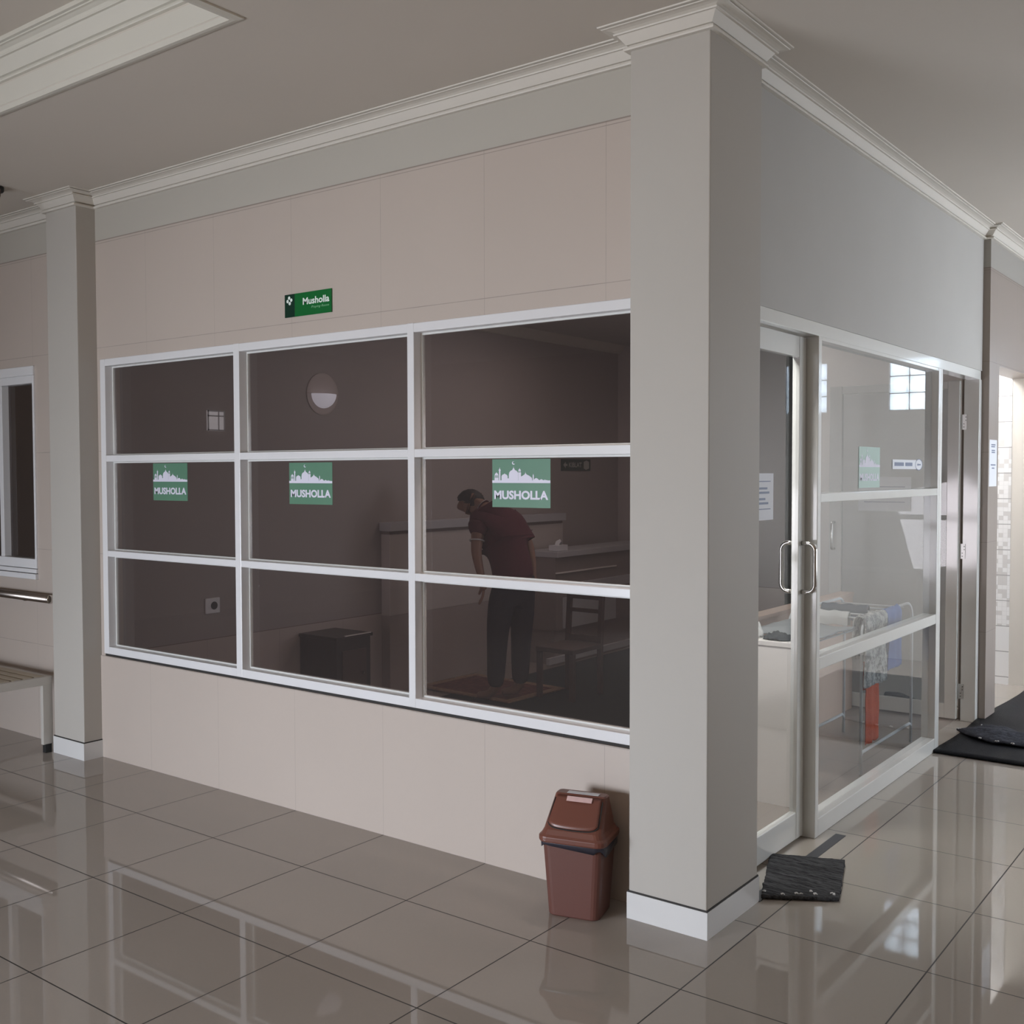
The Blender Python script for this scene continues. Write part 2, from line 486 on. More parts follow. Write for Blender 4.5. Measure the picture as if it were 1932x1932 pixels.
# main cornice running round the pillars and along the side wall
def cornice_prof(z):
    return [(d, z+h) for d, h in [(0, 0), (.018, 0), (.020, .006), (.018, .012), (.003, .012), (.003, .020), (.012, .021), (.036, .052), (.045, .052), (.047, .057),
            (.039, .060), (.050, .066), (.064, .069), (.077, .069), (.079, .072), (.070, .0745), (.088, .0755), (.090, .081)]]
ZK = 3.2
path = [(-9.5, 0), (L2, 0), (L2, LF), (L1, LF), (L1, 0), (PL, 0), (PL, PF), (PR, PF), (PR, PB), (SX, PB), (SX, 4.02), (BX, 4.02), (BX, EY), (4.5, EY)]
o = sweep(path, cornice_prof(ZK), side=1).build('trim_2', M['cornice'], recalc=False); o['kind'] = 'structure'

# window wall (one wall above and below the big window)
mb = MB()
mb.box(L1, PL, -.006, .12, 0, .603); mb.box(L1, PL, 0, .12, 2.33, ZC); mb.box(L1, -4.437, 0, .12, .603, 2.33)
struct(mb, 'wall_front', M['wall_x'])
mb = MB(); mb.box(L1, PL, .004, .1, .603, .617); struct(mb, 'trim_gap_shade', M['dark'])  # dark strip put in for the shadow gap under the window frame
# left bay wall with its own window
mb = MB()
mb.box(-9.5, L2, 0, .12, 0, 1.008); mb.box(-9.5, L2, 0, .12, 2.342, ZC); mb.box(-5.167, L2, 0, .12, 1.008, 2.342); mb.box(-9.5, -7.4, 0, .12, 1.008, 2.342)
struct(mb, 'wall_left_bay', M['wall_x'])

# pillars
mb = MB(); mb.box(PL, PR, PF, PB, 0, ZC); struct(mb, 'wall_corner_pillar', M['paint'], bevel=.004)
mb = MB(); mb.box(L2, L1, LF, .12, 0, ZC); struct(mb, 'wall_left_pillar', M['paint'], bevel=.004)
def skirting(name, path, h=.0997):
    o = sweep(path, [(0.001, 0), (.006, 0), (.006, h), (.0, h)], side=1).build(name, M['baseb'], recalc=False); o['kind'] = 'structure'
    o = sweep(path, [(.0, h), (.004, h), (.003, h+.006), (.0, h+.006)], side=1).build('trim_4', M['dark'], recalc=False); o['kind'] = 'structure'
skirting('baseboard_corner_pillar', [(PL, 0), (PL, PF), (PR, PF), (PR, PB), (SX, PB)])
skirting('baseboard_left_pillar', [(L2, 0), (L2, LF), (L1, LF), (L1, 0)])

# side wall over the glazed entrance
mb = MB(); mb.box(-.70, SX, PB, 4.02, 2.337, ZC); struct(mb, 'wall_side', M['wall_s'])
# pier and wall with the opening beyond the second door
mb = MB(); mb.box(-.70, BX, 4.02, 4.29, 0, ZC); mb.box(-.70, BX, 4.29, BY, 2.39, ZC)
struct(mb, 'wall_pier', M['wall_y'])
# end wall: mosaic strip, beige plaster, and the glass-block openings

WIN = [(.286, .631), (1.20, 1.545)]
WZ0, WZ1 = 2.22, 2.675
mb = MB()
mb.box(BX, WIN[0][0], EY, EY+.15, 0, ZC); mb.box(WIN[0][1], WIN[1][0], EY, EY+.15, 0, ZC); mb.box(WIN[1][1], 4.5, EY, EY+.15, 0, ZC)
for a, b in WIN:
    mb.box(a, b, EY, EY+.15, 0, WZ0); mb.box(a, b, EY, EY+.15, WZ1, ZC)
struct(mb, 'wall_end', M['beige'])
mb = MB(); mb.box(-.695, BX, BY, EY+.15, 0, ZC); struct(mb, 'wall_ablution_right', M['beige'])
mb = MB(); mb.box(-2.1, -.695, BY-.004, BY+.15, 0, ZC); struct(mb, 'wall_ablution', M['mosaic'])
for i, (a, b) in enumerate(WIN):
    root = MB()
    w = (b-a)/2; h = (WZ1-WZ0)/3
    for r in range(3):
        for c in range(2):
            root.box(a+c*w+.004, a+(c+1)*w-.004, EY+.018, EY+.10, WZ0+r*h+.004, WZ0+(r+1)*h-.004)
    o = struct(root, 'window_%d' % (4+i), M['block'], bevel=.008)
    g = MB(); 
    for r in range(4): g.box(a, b, EY+.02, EY+.11, WZ0+r*h-.004 if r else WZ0, WZ0+r*h+.004 if r < 3 else WZ1)
    for c in range(3): g.box(a+c*w-.004 if c else a, a+c*w+.004 if c < 2 else b, EY+.02, EY+.11, WZ0, WZ1)
    g.build('mortar_grid', M['baseb'], o)

# hall around the camera, out of the frame
mb = MB(); mb.box(-9.5, 4.5, -8.6, -8.5, 0, ZC); struct(mb, 'wall_back', M['hallwall'])
mb = MB(); mb.box(-9.6, -9.5, -8.5, 6.4, 0, ZC); struct(mb, 'wall_left', M['hallwall'])
mb = MB(); mb.box(4.5, 4.6, -8.5, 6.4, 0, ZC); struct(mb, 'wall_right', M['hallwall'])

# prayer room shell
mb = MB(); mb.box(-4.79, -4.48, .12, 5.8, 0, 2.95); struct(mb, 'wall_prayer_left', M['int_wall'])
mb = MB(); mb.box(-4.79, -2.0, 5.8, 5.9, 0, 2.95); struct(mb, 'wall_prayer_back', M['int_wall'])
mb = MB(); mb.box(-4.79, -.7, .12, 5.9, 2.95, 3.05); struct(mb, 'ceiling_prayer_room', M['int_ceil'])
mb = MB(); mb.box(-2.1, -2.0, 4.4, 5.9, 0, 2.95); mb.box(-2.1, -.70, 4.4, 4.5, 0, 2.95); struct(mb, 'wall_partition', M['cream'])
mb = MB(); mb.box(-4.48, -.70, .12, 4.4, 0, .004); mb.box(-4.48, -2.1, 4.4, 5.8, 0, .004); struct(mb, 'floor_prayer_room', M['int_floor'])
o = sweep([(-4.48, .12), (-4.48, 5.8)], [(0, 2.87), (.03, 2.875), (.07, 2.92), (.09, 2.95)], side=1).build('trim_5', M['cornice'], recalc=False); o['kind'] = 'structure'

# ------------------------------------------------------------------ big window
w1 = tag(empty('window_1', None, None), kind='structure')
WX0, WX1, WZb, WZt = -4.437, PL, .617, 2.331
fr = MB(); FY0, FY1 = -.008, .062
fr.box(-4.388, -.855, FY0+.0005, FY1, WZb, .660); fr.box(-4.388, -.855, FY0+.0005, FY1, 2.290, WZt)
fr.box(WX0, -4.388, FY0, FY1, WZb, WZt); fr.box(-.855, WX1, FY0, FY1, WZb, WZt)
for a, b in ((-3.228, -3.182), (-2.021, -1.981)): fr.box(a, b, FY0-.001, FY1+.001, WZb+.003, WZt+.001)
for a, b in ((1.187, 1.222), (1.738, 1.775)): fr.box(-4.388, -.855, FY0+.001, FY1-.001, a, b)
fr.build('window_frame', M['alu'], w1, bevel=.003)
bd = MB()
cols = [(-4.388, -3.228), (-3.182, -2.021), (-1.981, -.855)]; rows = [(.660, 1.187), (1.222, 1.738), (1.775, 2.290)]
for a, b in cols:
    for c, d in rows:
        y0, y1 = .040, .058; t = .008
        bd.box(a+t, b-t, y0, y1, c, c+t); bd.box(a+t, b-t, y0, y1, d-t, d); bd.box(a, a+t, y0, y1, c, d); bd.box(b-t, b, y0, y1, c, d)
bd.build('glazing_bead', M['alu_grey'], w1)
gl = MB()
for a, b in cols:
    for c, d in rows: gl.rect_xz(a, b, c, d, .05)
gl.build('window_glass', M['glass_tint'], w1)

# ------------------------------------------------------------------ left bay window
w3 = tag(empty('window_3', None, None), kind='structure')
f = MB()
f.box(-7.4, -5.167, -.012, .07, 2.285, 2.342); f.box(-7.35, -5.188, -.004, .069, 2.235, 2.285); f.box(-5.187, -5.167, -.010, .07, 1.075, 2.284)
f.box(-7.35, -5.188, -.009, .068, 1.075, 1.135); f.box(-5.62, -5.575, 0, .06, 1.135, 2.235); f.box(-7.4, -7.351, -.01, .07, 1.075, 2.284)
f.build('window_frame', M['alu'], w3, bevel=.003)
f = MB(); f.box(-7.4, -5.163, -.022, .05, 1.008, 1.042); f.box(-7.4, -5.165, -.014, .05, 1.046, 1.072); f.build('window_sill', M['alu'], w3, bevel=.003)
f = MB(); f.rect_xz(-7.35, -5.187, 1.135, 2.235, .045); f.build('window_glass', M['glass_tint'], w3)
f = MB(); f.box(-7.4, -4.8, 1.6, 1.65, 0, 3.0); struct(f, 'wall_left_room', M['hallwall'])

# ------------------------------------------------------------------ glazed entrance: door, sidelight, second door
FX0, FX1 = -.655, SX
d1 = tag(empty('door_1', None, None), kind='structure')
f = MB(); f.box(FX0, FX1, PB, 3.99, 2.278, 2.337); f.build('door_header', M['alu_grey'], d1, bevel=.003)
lf = MB(); lx0, lx1 = -.662, -.628
LY0, LY1 = .325, 1.118
lf.box(lx0+.001, lx1-.001, LY0+.09, LY1-.075, .012, .135); lf.box(lx0+.001, lx1-.001, LY0+.09, LY1-.075, 2.18, 2.272)
lf.box(lx0, lx1, LY0, LY0+.09, .012, 2.272); lf.box(lx0, lx1, LY1-.075, LY1, .012, 2.272)
lf.build('door_leaf', M['alu_grey'], d1, bevel=.003)
g = MB(); g.add([(-.645, LY0+.09, .135), (-.645, LY1-.075, .135), (-.645, LY1-.075, 2.18), (-.645, LY0+.09, 2.18)], [(0,1,2,3)])
g.build('door_glass', M['glass_door'], d1)
def d_handle(xb, s, y, z0, z1, parent, out=.062, r=.0105):
    p = [(xb, y, z0)]
    R = .035
    for k in range(7):
        a = PI/2*k/6
        p.append((xb+s*(out-R+R*math.sin(a)), y, z0+R-R*math.cos(a)))
    for k in range(7):
        a = PI/2*k/6
        p.append((xb+s*(out-R+R*math.cos(a)), y, z1-R+R*math.sin(a)))
    p.append((xb, y, z1))
    h = MB(); h.tube(p, r, 12)
    h.build('door_handle', M['chrome'], parent, smooth=True)
d_handle(lx1, 1, 1.08, 1.13, 1.35, d1)
d_handle(lx0, -1, 1.08, 1.13, 1.35, d1)

w2 = tag(empty('window_2', None, None), kind='structure')
f = MB()
f.box(FX0, FX1, 1.13, 1.17, 0, 2.28); f.box(FX0, FX1, 3.02, 3.075, 0, 2.28)
f.box(FX0, FX1-.001, 1.17, 3.02, 0, .082); f.box(FX0, FX1-.001, 1.17, 3.02, .768, .826); f.box(FX0, FX1-.001, 1.17, 3.02, 1.531, 1.573)
f.box(FX0, FX1-.001, 1.17, 3.02, 2.262, 2.28)
f.build('window_frame', M['alu_grey'], w2, bevel=.003)
g = MB()
for a, b in ((.082, .768), (.826, 1.531), (1.573, 2.262)):
    g.add([(-.615, 1.17, a), (-.615, 3.02, a), (-.615, 3.02, b), (-.615, 1.17, b)], [(0,1,2,3)])
g.build('window_glass', M['glass'], w2)

d2 = tag(empty('door_2', None, None), kind='structure')
f = MB(); f.box(FX0-.015, FX1, 3.955, 4.018, 0, 2.28); f.box(FX0, FX1, 3.075, 3.10, 0, 2.28); f.build('door_frame', M['alu_grey'], d2, bevel=.003)
LX0, LX1, ly0, ly1 = -1.568, -.688, 3.915, 3.95
f = MB(); f.box(LX0+.088, LX1-.075, ly0+.001, ly1-.001, .015, .112); f.box(LX0+.088, LX1-.075, ly0+.001, ly1-.001, 2.22, 2.275)
f.box(LX0, LX0+.088, ly0, ly1, .015, 2.275); f.box(LX1-.075, LX1, ly0, ly1, .015, 2.275)
f.build('door_leaf', M['alu_grey'], d2, bevel=.003)
g = MB(); g.rect_xz(LX0+.088, LX1-.075, .112, 2.22, 3.932); g.build('door_glass', M['glass_door'], d2)
h = MB(); p = [(-1.528, ly0, 1.125)] + [(-1.528, ly0-.05+.015*(1-math.sin(PI/2*k/4)), 1.125+.015*(1-math.cos(PI/2*k/4))) for k in range(5)] + [(-1.528, ly0-.05+.015*(1-math.cos(PI/2*k/4)), 1.315-.015+.015*math.sin(PI/2*k/4)) for k in range(5)] + [(-1.528, ly0, 1.315)]
h.tube(p, .009, 10); h.build('door_handle', M['chrome'], d2, smooth=True)
for z in (2.0, 1.14, .20):
    h = MB(); h.box(-.685, -.650, 3.949, 3.953, z-.05, z+.05); h.tube([(-.683, 3.946, z-.05), (-.683, 3.946, z+.05)], .006, 8)
    for q in (-.033, -.012, .012, .033): h.tube([(-.662+.006*(1 if q > 0 else -1), 3.945, z+q), (-.662+.006*(1 if q > 0 else -1), 3.950, z+q)], .003, 6, mi=1)
    h.build('hinge', [M['brass'], M['dark']], d2)

# ------------------------------------------------------------------ signs and stickers
# local frame: sign in xz facing -y, lower left at the origin
def skyline(u0, v0, w, h):
    """mosque skyline polygons in a w x h box, original reading from the sticker"""
    PX = lambda x, y: (u0+(x-197)/696*w, v0+(765-y)/590*h)
    polys = []
    R = lambda x0, y0, x1, y1: polys.append([PX(x0,y1), PX(x1,y1), PX(x1,y0), PX(x0,y0)])
    R(197, 434, 893, 466)
    def dome(cx, half, yb, yt, tip):
        pts = [PX(cx-half, yb)]
        n = 9
        for k in range(n+1):
            a = PI*k/n
            x = cx - half*math.cos(a)*(1.0)
            y = yb - (yb-yt)*math.sin(a)**.85
            pts.append(PX(x, y))
        pts.append(PX(cx+half, yb)); polys.append(pts)
        polys.append([PX(cx-half*.32, yt+(yb-yt)*.10), PX(cx+half*.32, yt+(yb-yt)*.10), PX(cx+1.5, tip+(yt-tip)*.4), PX(cx, tip), PX(cx-1.5, tip+(yt-tip)*.4)])
    dome(250, 22, 372, 345, 330); R(226, 404, 275, 436); R(228, 372, 236, 404); R(264, 372, 272, 404); R(246, 372, 254, 404)
    R(281, 312, 299, 436); R(276, 305, 304, 314); dome(290, 8, 306, 290, 272)
    R(312, 388, 388, 436); dome(350, 38, 392, 358, 348); R(388, 410, 402, 436)
    R(402, 360, 516, 436); dome(460, 57, 366, 306, 258)
    R(518, 345, 550, 436); R(514, 340, 552, 348); R(521, 318, 528, 340); R(538, 318, 545, 340); dome(533, 15, 320, 296, 284)
    polys.append([PX(550,436), PX(550,388), PX(575,374), PX(592,362), PX(601,345), PX(603,326), PX(605,345), PX(616,362), PX(648,378), PX(678,402), PX(686,436)])
    R(689, 374, 702, 436); dome(695, 6, 376, 364, 354)
    R(702, 424, 762, 436); dome(730, 24, 426, 408, 402); R(762, 430, 860, 436); dome(790, 20, 434, 422, 416); dome(832, 14, 434, 428, 420)
    # crescent
    cr = [PX(460+21*math.cos(a), 222+21*math.sin(a)) for a in [math.radians(-75+ -30*i) for i in range(0, 8)]]
    out = []; inn = []
    for i in range(15):
        a = math.radians(-60 - 240*i/14)
        out.append(PX(462+21*math.cos(a), 223+21*math.sin(a)))
    for i in range(15):
        a = math.radians(-60 - 240*(14-i)/14)
        inn.append(PX(468+15*math.cos(a), 218+15*math.sin(a)))
    polys.append(out+inn)
    return polys

def musholla_sticker(label, loc, w, h, rz=0.0, green='stick_g', white='stick_w', group='mosque stickers on the glazing'):
    t = empty('sticker', label, 'sticker', loc, rz, group)
    b = MB(); b.box(0, w, -.0010, .0, 0, h); b.build('backing', M[green], t)
    e = MB()
    for i, p in enumerate(skyline(0, 0, w, h)): e.poly_xz(p, -.0016-.00002*i)
    e.build('mosque_emblem', M[white], t, recalc=False)
    lettering('lettering', 'MUSHOLLA', w*.035, h*.165, w*.93, h*.185, -.0016, M[white], t, bold=.04)
    return t
ys = .0485
musholla_sticker('green MUSHOLLA mosque sticker on the left column of panes', (-4.012, ys, 1.519), .313, .207)
musholla_sticker('green MUSHOLLA mosque sticker on the middle column of panes', (-2.872, ys, 1.516), .308, .205)
musholla_sticker('large green MUSHOLLA mosque sticker on the pane above the bending man', (-1.585, ys, 1.523), .302, .203)
musholla_sticker('pale green MUSHOLLA mosque sticker on the clear sidelight by the door', (-.6135, 1.775, 1.589), .316, .208, PI/2, 'stick_pale')

s = empty('wall_sign', 'green Musholla Praying Room sign on the peach wall above the window', 'sign', (-2.831, -.001, 2.428))
W, H = .328, .111
b = MB(); b.box(0, W*.22, -.006, 0, 0, H); b.build('dark_panel', M['sign_d'], s, bevel=.001)
b = MB(); b.box(W*.22, W, -.006, 0, 0, H); b.build('green_panel', M['sign_g'], s, bevel=.001)
e = MB(); cx, cz = W*.108, H*.72
for k in range(4):
    a = PI/4 + PI/2*k + .15
    c = (cx+.0135*math.cos(a+PI/4), cz+.0135*math.sin(a+PI/4))
    e.poly_xz([(c[0]+.0085*math.cos(q), c[1]+.0085*math.sin(q)) for q in [2*PI*i/10 for i in range(10)]], -.0065-.0001*k)
e.build('emblem', M['sign_w'], s)
lettering('lettering', 'Musholla', W*.40, H*.46, W*.56, H*.30, -.0066, M['sign_w'], s, bold=.025)
lettering('small_lettering', 'Praying Room', W*.58, H*.25, W*.375, H*.13, -.0066, M['sign_lg'], s, shear=.3)

s = empty('direction_sign', 'dark green KIBLAT arrow sign on the prayer room wall', 'sign', (-4.478, 4.774, 1.690), PI/2)
W, H = .50, .110
b = MB(); b.box(0, W, -.006, 0, 0, H); b.build('plate', M['kib_g'], s)
a = MB(); a.poly_xz([(.03, .055), (.07, .085), (.07, .065), (.10, .065), (.10, .045), (.07, .045), (.07, .025)], -.0066); a.build('arrow', M['kib_w'], s)
lettering('lettering', 'KIBLAT', .125, .033, .22, .045, -.0066, M['kib_w'], s, bold=.02)
a = MB(); a.poly_xz([(.38, .022), (.42, .008), (.475, .022), (.475, .085), (.43, .10), (.38, .085)], -.0066); a.build('cube_emblem', M['kib_w'], s)

s = empty('notice', 'white notice sheet stuck inside the glass of the near door', 'notice', (-.6435, .585, 1.466), PI/2)
W, H = .213, .198
b = MB(); b.box(0, W, -.001, 0, 0, H); b.build('sheet', M['white'], s)
for x0, x1, z, h in [(.02, W-.03, .162, .004), (.02, W-.03, .045, .004)] + [(.05, .05+w0, z, .009) for z, w0 in ((.13, .1), (.112, .12), (.085, .08), (.067, .11))]:
    a = MB(); a.box(x0, x1, -.0016, -.001, z, z+h); a.build('printed_line', M['ink'], s)
s = empty('notice', 'tall white notice sheet on the pier beside the bright opening', 'notice', (BX-.0004, 4.045, 1.572), PI/2)
W, H = .205, .312
b = MB(); b.box(0, W, -.001, 0, 0, H); b.build('sheet', M['white'], s)
for z, x0, x1 in ((.275, .05, .16), (.262, .05, .15), (.237, .06, .15), (.224, .06, .15), (.14, .04, .17), (.118, .07, .14)):
    a = MB(); a.box(x0, x1, -.0016, -.001, z, z+.008); a.build('printed_line', M['ink'], s)
s = empty('notice', 'faint landscape notice sheet on the glass of the open inner door', 'notice', (-1.36, 3.926, 1.40), 0)
W, H = .36, .235
b = MB(); b.box(0, W, -.001, 0, 0, H); b.build('sheet', M['white'], s)
for z in (.165, .06):
    a = MB(); a.box(.04, W-.04, -.0016, -.001, z, z+.005); a.build('printed_line', M['ink'], s)
s = empty('door_label', 'slim white label with round badge on the clear sidelight', 'label', (-.6135, 2.30, 1.685), PI/2)
b = MB(); b.box(0, .42, -.001, 0, 0, .052); b.build('strip', M['white'], s)
for x0, n in ((.03, 5), (.22, 4)):
    a = MB(); a.box(x0, x0+.034*n-.008, -.0016, -.001, .017, .037); a.build('printed_word', M['ink'], s)
a = MB()
ring = [(.47+.07*math.cos(2*PI*i/24), .026+.033*math.sin(2*PI*i/24)) for i in range(24)]
a.poly_xz(ring, -.0012); a.build('badge', M['white'], s)
a = MB()
for i in range(24):
    j = (i+1) % 24; c = (.47, .026); k = .88
    q = lambda p: (c[0]+(p[0]-c[0])*k, c[1]+(p[1]-c[1])*k)
    a.poly_xz([ring[i], ring[j], q(ring[j]), q(ring[i])], -.0016)
a.poly_xz([(.435, .026), (.455, .036), (.455, .030), (.505, .030), (.505, .022), (.455, .022), (.455, .016)], -.0016)
a.build('badge_print', M['ink'], s)

# ------------------------------------------------------------------ waste bin
t = empty('waste_bin', 'brown plastic swing-lid waste bin by the corner pillar', 'bin', (-.995, -.172, 0), math.radians(15))
def rrect(hx, hy, r, n=5):
    pts = []
    for (sx, sy, a0) in ((1,-1,-PI/2), (1,1,0), (-1,1,PI/2), (-1,-1,PI)):
        for k in range(n+1):
            a = a0 + PI/2*k/n
            pts.append((sx*(hx-r)+r*math.cos(a), sy*(hy-r)+r*math.sin(a)))
    return pts
def loft(levels, cap=True):
    m = MB(); n = len(levels[0][0])
    for pts, z in levels:
        m.v += [(p[0], p[1], z) for p in pts]
    for i in range(len(levels)-1):
        for k in range(n):
            m.f.append((i*n+k, i*n+(k+1) % n, (i+1)*n+(k+1) % n, (i+1)*n+k)); m.m.append(0)
    if cap:
        m.f.append(tuple(range(n))[::-1]); m.m.append(0); m.f.append(tuple((len(levels)-1)*n+k for k in range(n))); m.m.append(0)
    return m
loft([(rrect(.098, .082, .03), 0), (rrect(.102, .086, .032), .006), (rrect(.121, .100, .035), .285), (rrect(.124, .103, .035), .288), (rrect(.124, .103, .035), .294)]).build('bin_body', M['bin'], t, smooth=False, bevel=.002)
# liner hanging out under the lid, wavy lower hem
m = MB(); base = rrect(.1265, .1055, .036); n = len(base)
hem = [.262+.012*math.sin(k*.9)+.010*math.sin(k*.37+1) - (.012 if base[k][1] < 0 and base[k][0] > 0 else 0) for k in range(n)]
m.v += [(p[0]*1.0, p[1]*1.0, hem[k]) for k, p in enumerate(base)] + [(p[0]*1.01, p[1]*1.01, .292) for p in base]
for k in range(n): m.f.append((k, (k+1) % n, n+(k+1) % n, n+k)); m.m.append(0)
m.build('bin_liner', M['bag'], t, smooth=True, solid=.002)
# lid: rim, sloping roof with flat ridge
lid = loft([(rrect(.131, .110, .036), .284), (rrect(.134, .113, .038), .290), (rrect(.134, .113, .038), .305), (rrect(.126, .105, .036), .313),
            (rrect(.117, .096, .034), .330), (rrect(.102, .030, .020), .437), (rrect(.097, .024, .018), .442)])
for i, v in enumerate(lid.v):
    if v[2] > .40: lid.v[i] = (v[0], v[1]+.035, v[2])
lid.build('bin_lid', M['bin_lid'], t, bevel=.002)
# flap lying on the front slope; slope from (y=-.096,z=.330) to (y=.005,z=.437)
def on_slope(u, s, lift=.0025):     # u across, s 0 bottom..1 top
    y = -.096 + s*(.101); z = .330 + s*(.107)
    nrm = Vector((0, -.107, .101)).normalized()
    return (u, y+nrm.y*lift, z+nrm.z*lift)
fl = MB()
def flap_pt(a, b):                  # a 0..1 across, b 0..1 up
    half = .098-.010*b
    x = (a*2-1)*half
    s0 = .10 - .055*math.sin(PI*a)**.7 + .10*(abs(a*2-1)**8)
    return on_slope(x, s0+(.97-s0)*b, .004+.004*math.sin(PI*a)**.5*(1-b))
fl.grid(flap_pt, 20, 8)
fl.build('swing_flap', M['bin_lid'], t, smooth=True, solid=.004)
gr = MB(); pth = [on_slope((a*2-1)*.099, .09-.055*math.sin(PI*a)**.7+.10*(abs(a*2-1)**8), .0015) for a in [i/24 for i in range(25)]]
pth = [on_slope(-.094, .9, .0015), on_slope(-.0985, .5, .0015)] + pth + [on_slope(.0985, .5, .0015), on_slope(.094, .9, .0015)]
gr.tube(pth, .0022, 6); gr.build('flap_gap', M['dark'], t)
lb = MB(); lb.grid(lambda a, b: on_slope(-.045+.1*a, .80+.14*b, .0115), 4, 2); lb.build('pink_label', M['label'], t, solid=.0006)
lb = MB(); lb.grid(lambda a, b: (-.055+.125*a, .012+.03*b, .4435), 4, 2); lb.build('white_label', M['white'], t, solid=.0008)

# ------------------------------------------------------------------ bench, handrail, hanging hook at the left edge
t = empty('bench', 'beige steel bench with pale wooden slats left of the left pillar', 'bench', (-4.82, -.115, 0))
f = MB(); f.box(-.03, 0, -.40, 0, .408, .457); f.box(-1.6, -1.57, -.40, 0, .408, .457); f.box(-1.57, -.03, -.03, -.001, .415, .455); f.box(-1.57, -.03, -.399, -.37, .415, .455)
f.build('frame', M['bench'], t, bevel=.003)
for x in (-.03, -1.6):
    for y in (-.062, -.40):
        f = MB(); f.box(x+.0005, x+.0295, y+(.001 if y < -.2 else 0), y+.0615, .05, .41); lg = f.build('leg', M['bench'], t, bevel=.002)
        f = MB(); f.box(x-.002, x+.032, y+.012, y+.05, 0.0, .052); f.build('foot', M['rubber'], lg)
f = MB()
for k in range(5): f.box(-1.565, -.035, -.365+.068*k, -.365+.068*k+.055, .440, .460)
f.build('seat', M['slat'], t, bevel=.004)
t = empty('handrail', 'steel handrail on the wall left of the left pillar', 'handrail', (-4.93, -.06, .905))
f = MB(); f.tube([(-2.6, 0, 0), (0, 0, 0)], .026, 16); f.build('rail', M['steel'], t, smooth=True)
f = MB(); f.lathe([(.027, 0), (.028, .004), (.024, .010), (.010, .014)], (0, 0, 0), 16, axis='x'); f.build('end_cap', M['chrome'], t, smooth=True)
for x in (-.35, -1.6):
    f = MB(); f.tube([(x, 0, -.01), (x, .03, -.03), (x, .059, -.03)], .008, 8); f.build('bracket', M['steel'], t, smooth=True)
t = empty('ceiling_hook', 'black ceiling fitting with a hanging wire loop at the left edge', 'hook', (-4.735, -.455, ZC))
f = MB(); f.lathe([(.045, -.03), (.05, -.022), (.05, -.004), (.04, 0)], (0, 0, 0), 20); f.build('fitting', M['rubber'], t, smooth=True)
f = MB(); f.tube([(.045, 0, -.018), (.062, 0, -.03), (.055, 0, -.06), (.02, 0, -.115), (.015, 0, -.15), (.03, 0, -.18), (.028, 0, -.215), (.01, 0, -.23), (-.02, 0, -.215), (-.03, 0, -.17), (-.02, 0, -.13)], .006, 8); f.build('wire_loop', M['wood'], t, smooth=True)

# ------------------------------------------------------------------ mats on the floor by the doors
def rag_mat(name, label, quad, nu, nv, mat, tufts, thick=.012, z=.004, amp=.007, edge=.006, seed=0):
    t = empty(name, label, 'mat', (quad[0][0], quad[0][1], 0))
    q = [Vector((p[0]-quad[0][0], p[1]-quad[0][1], 0)) for p in quad]
    def fn(a, b):
        p = (q[0]*(1-a)+q[1]*a)*(1-b) + (q[3]*(1-a)+q[2]*a)*b
        n = noise.noise(Vector((a*5+seed, b*22, seed)))
        e = noise.noise(Vector((a*14+seed, b*14, 3+seed)))
        ed = min(a, 1-a, b, 1-b)
        k = edge*e if ed < .06 else 0
        return (p.x+k, p.y+k, z+thick*.5+amp*n*(.4+ed*2 if ed < .3 else 1) + .004*abs(e))
    m = MB(); m.grid(fn, nu, nv); m.build('woven_cloth', mat, t, solid=thick, smooth=True)
    for (a, b) in tufts:
        p = Vector(fn(a, b)); m = MB()
        for k in range(3):
            d = Vector((random.uniform(-1, 1), random.uniform(-1, .2), 0)).normalized()*.016
            m.tube([(p.x, p.y, p.z+.004), (p.x+d.x*.5, p.y+d.y*.5, p.z+.011), (p.x+d.x, p.y+d.y, p.z+.008)], .0028, 5)
        m.build('tuft', M['tuft'], t)
    return t
rag_mat('rag_mat', 'small charcoal woven rag mat on the tiles by the corner pillar',
        [(-.482, .335), (-.228, .490), (-.355, .905), (-.642, .790)], 40, 60, M['rag'],
        [(.05, .10), (.30, .04), (.48, .05), (.62, .14), (.72, .06), (.93, .09)], thick=.014)
m = MB(); m.box(-.522, -.476, .31, 1.252, 0.0005, .003)
tag(m.build('floor_tape', M['tape']), 'dark grey strip of floor tape running under the small rag mat', 'tape')
# large black matting
t = MB()
def bm_pt(a, b):
    x = -.585 + 1.25*a; y = 2.992 + 2.25*b
    x += .05*b + .012*math.sin(b*9)
    return (x, y - .01*a, .012+.006*noise.noise(Vector((a*4, b*6, 1))) + .01*max(0, b-.6)*a)
t.grid(bm_pt, 24, 36)
tag(t.build('floor_mat', M['black_mat'], solid=.014, smooth=True), 'large black rubber mat lying beside the second door', 'mat')
t = empty('rag_mat', 'slate grey rag mat lying crumpled on the large black mat', 'mat', (-.30, 3.55, .022))
out = [(-.285, -.01), (-.20, .12), (-.19, .205), (-.05, .215), (.10, .09), (.30, -.02), (.34, -.14), (.15, -.21), (-.03, -.215), (-.16, -.15)]
m = MB(); n = len(out); R = 7
m.v.append((0, 0, .035))
for r in range(1, R+1):
    for k in range(n*3):
        i = k//3; f = (k % 3)/3
        p = Vector(out[i])*(1-f)+Vector(out[(i+1) % n])*f
        s = r/R
        zz = .012 + .030*(1-s**2) + .010*noise.noise(Vector((p.x*s*9, p.y*s*9, 2)))
        m.v.append((p.x*s, p.y*s, max(.006, zz)))
c = n*3
for k in range(c): m.f.append((0, 1+k, 1+(k+1) % c)); m.m.append(0)
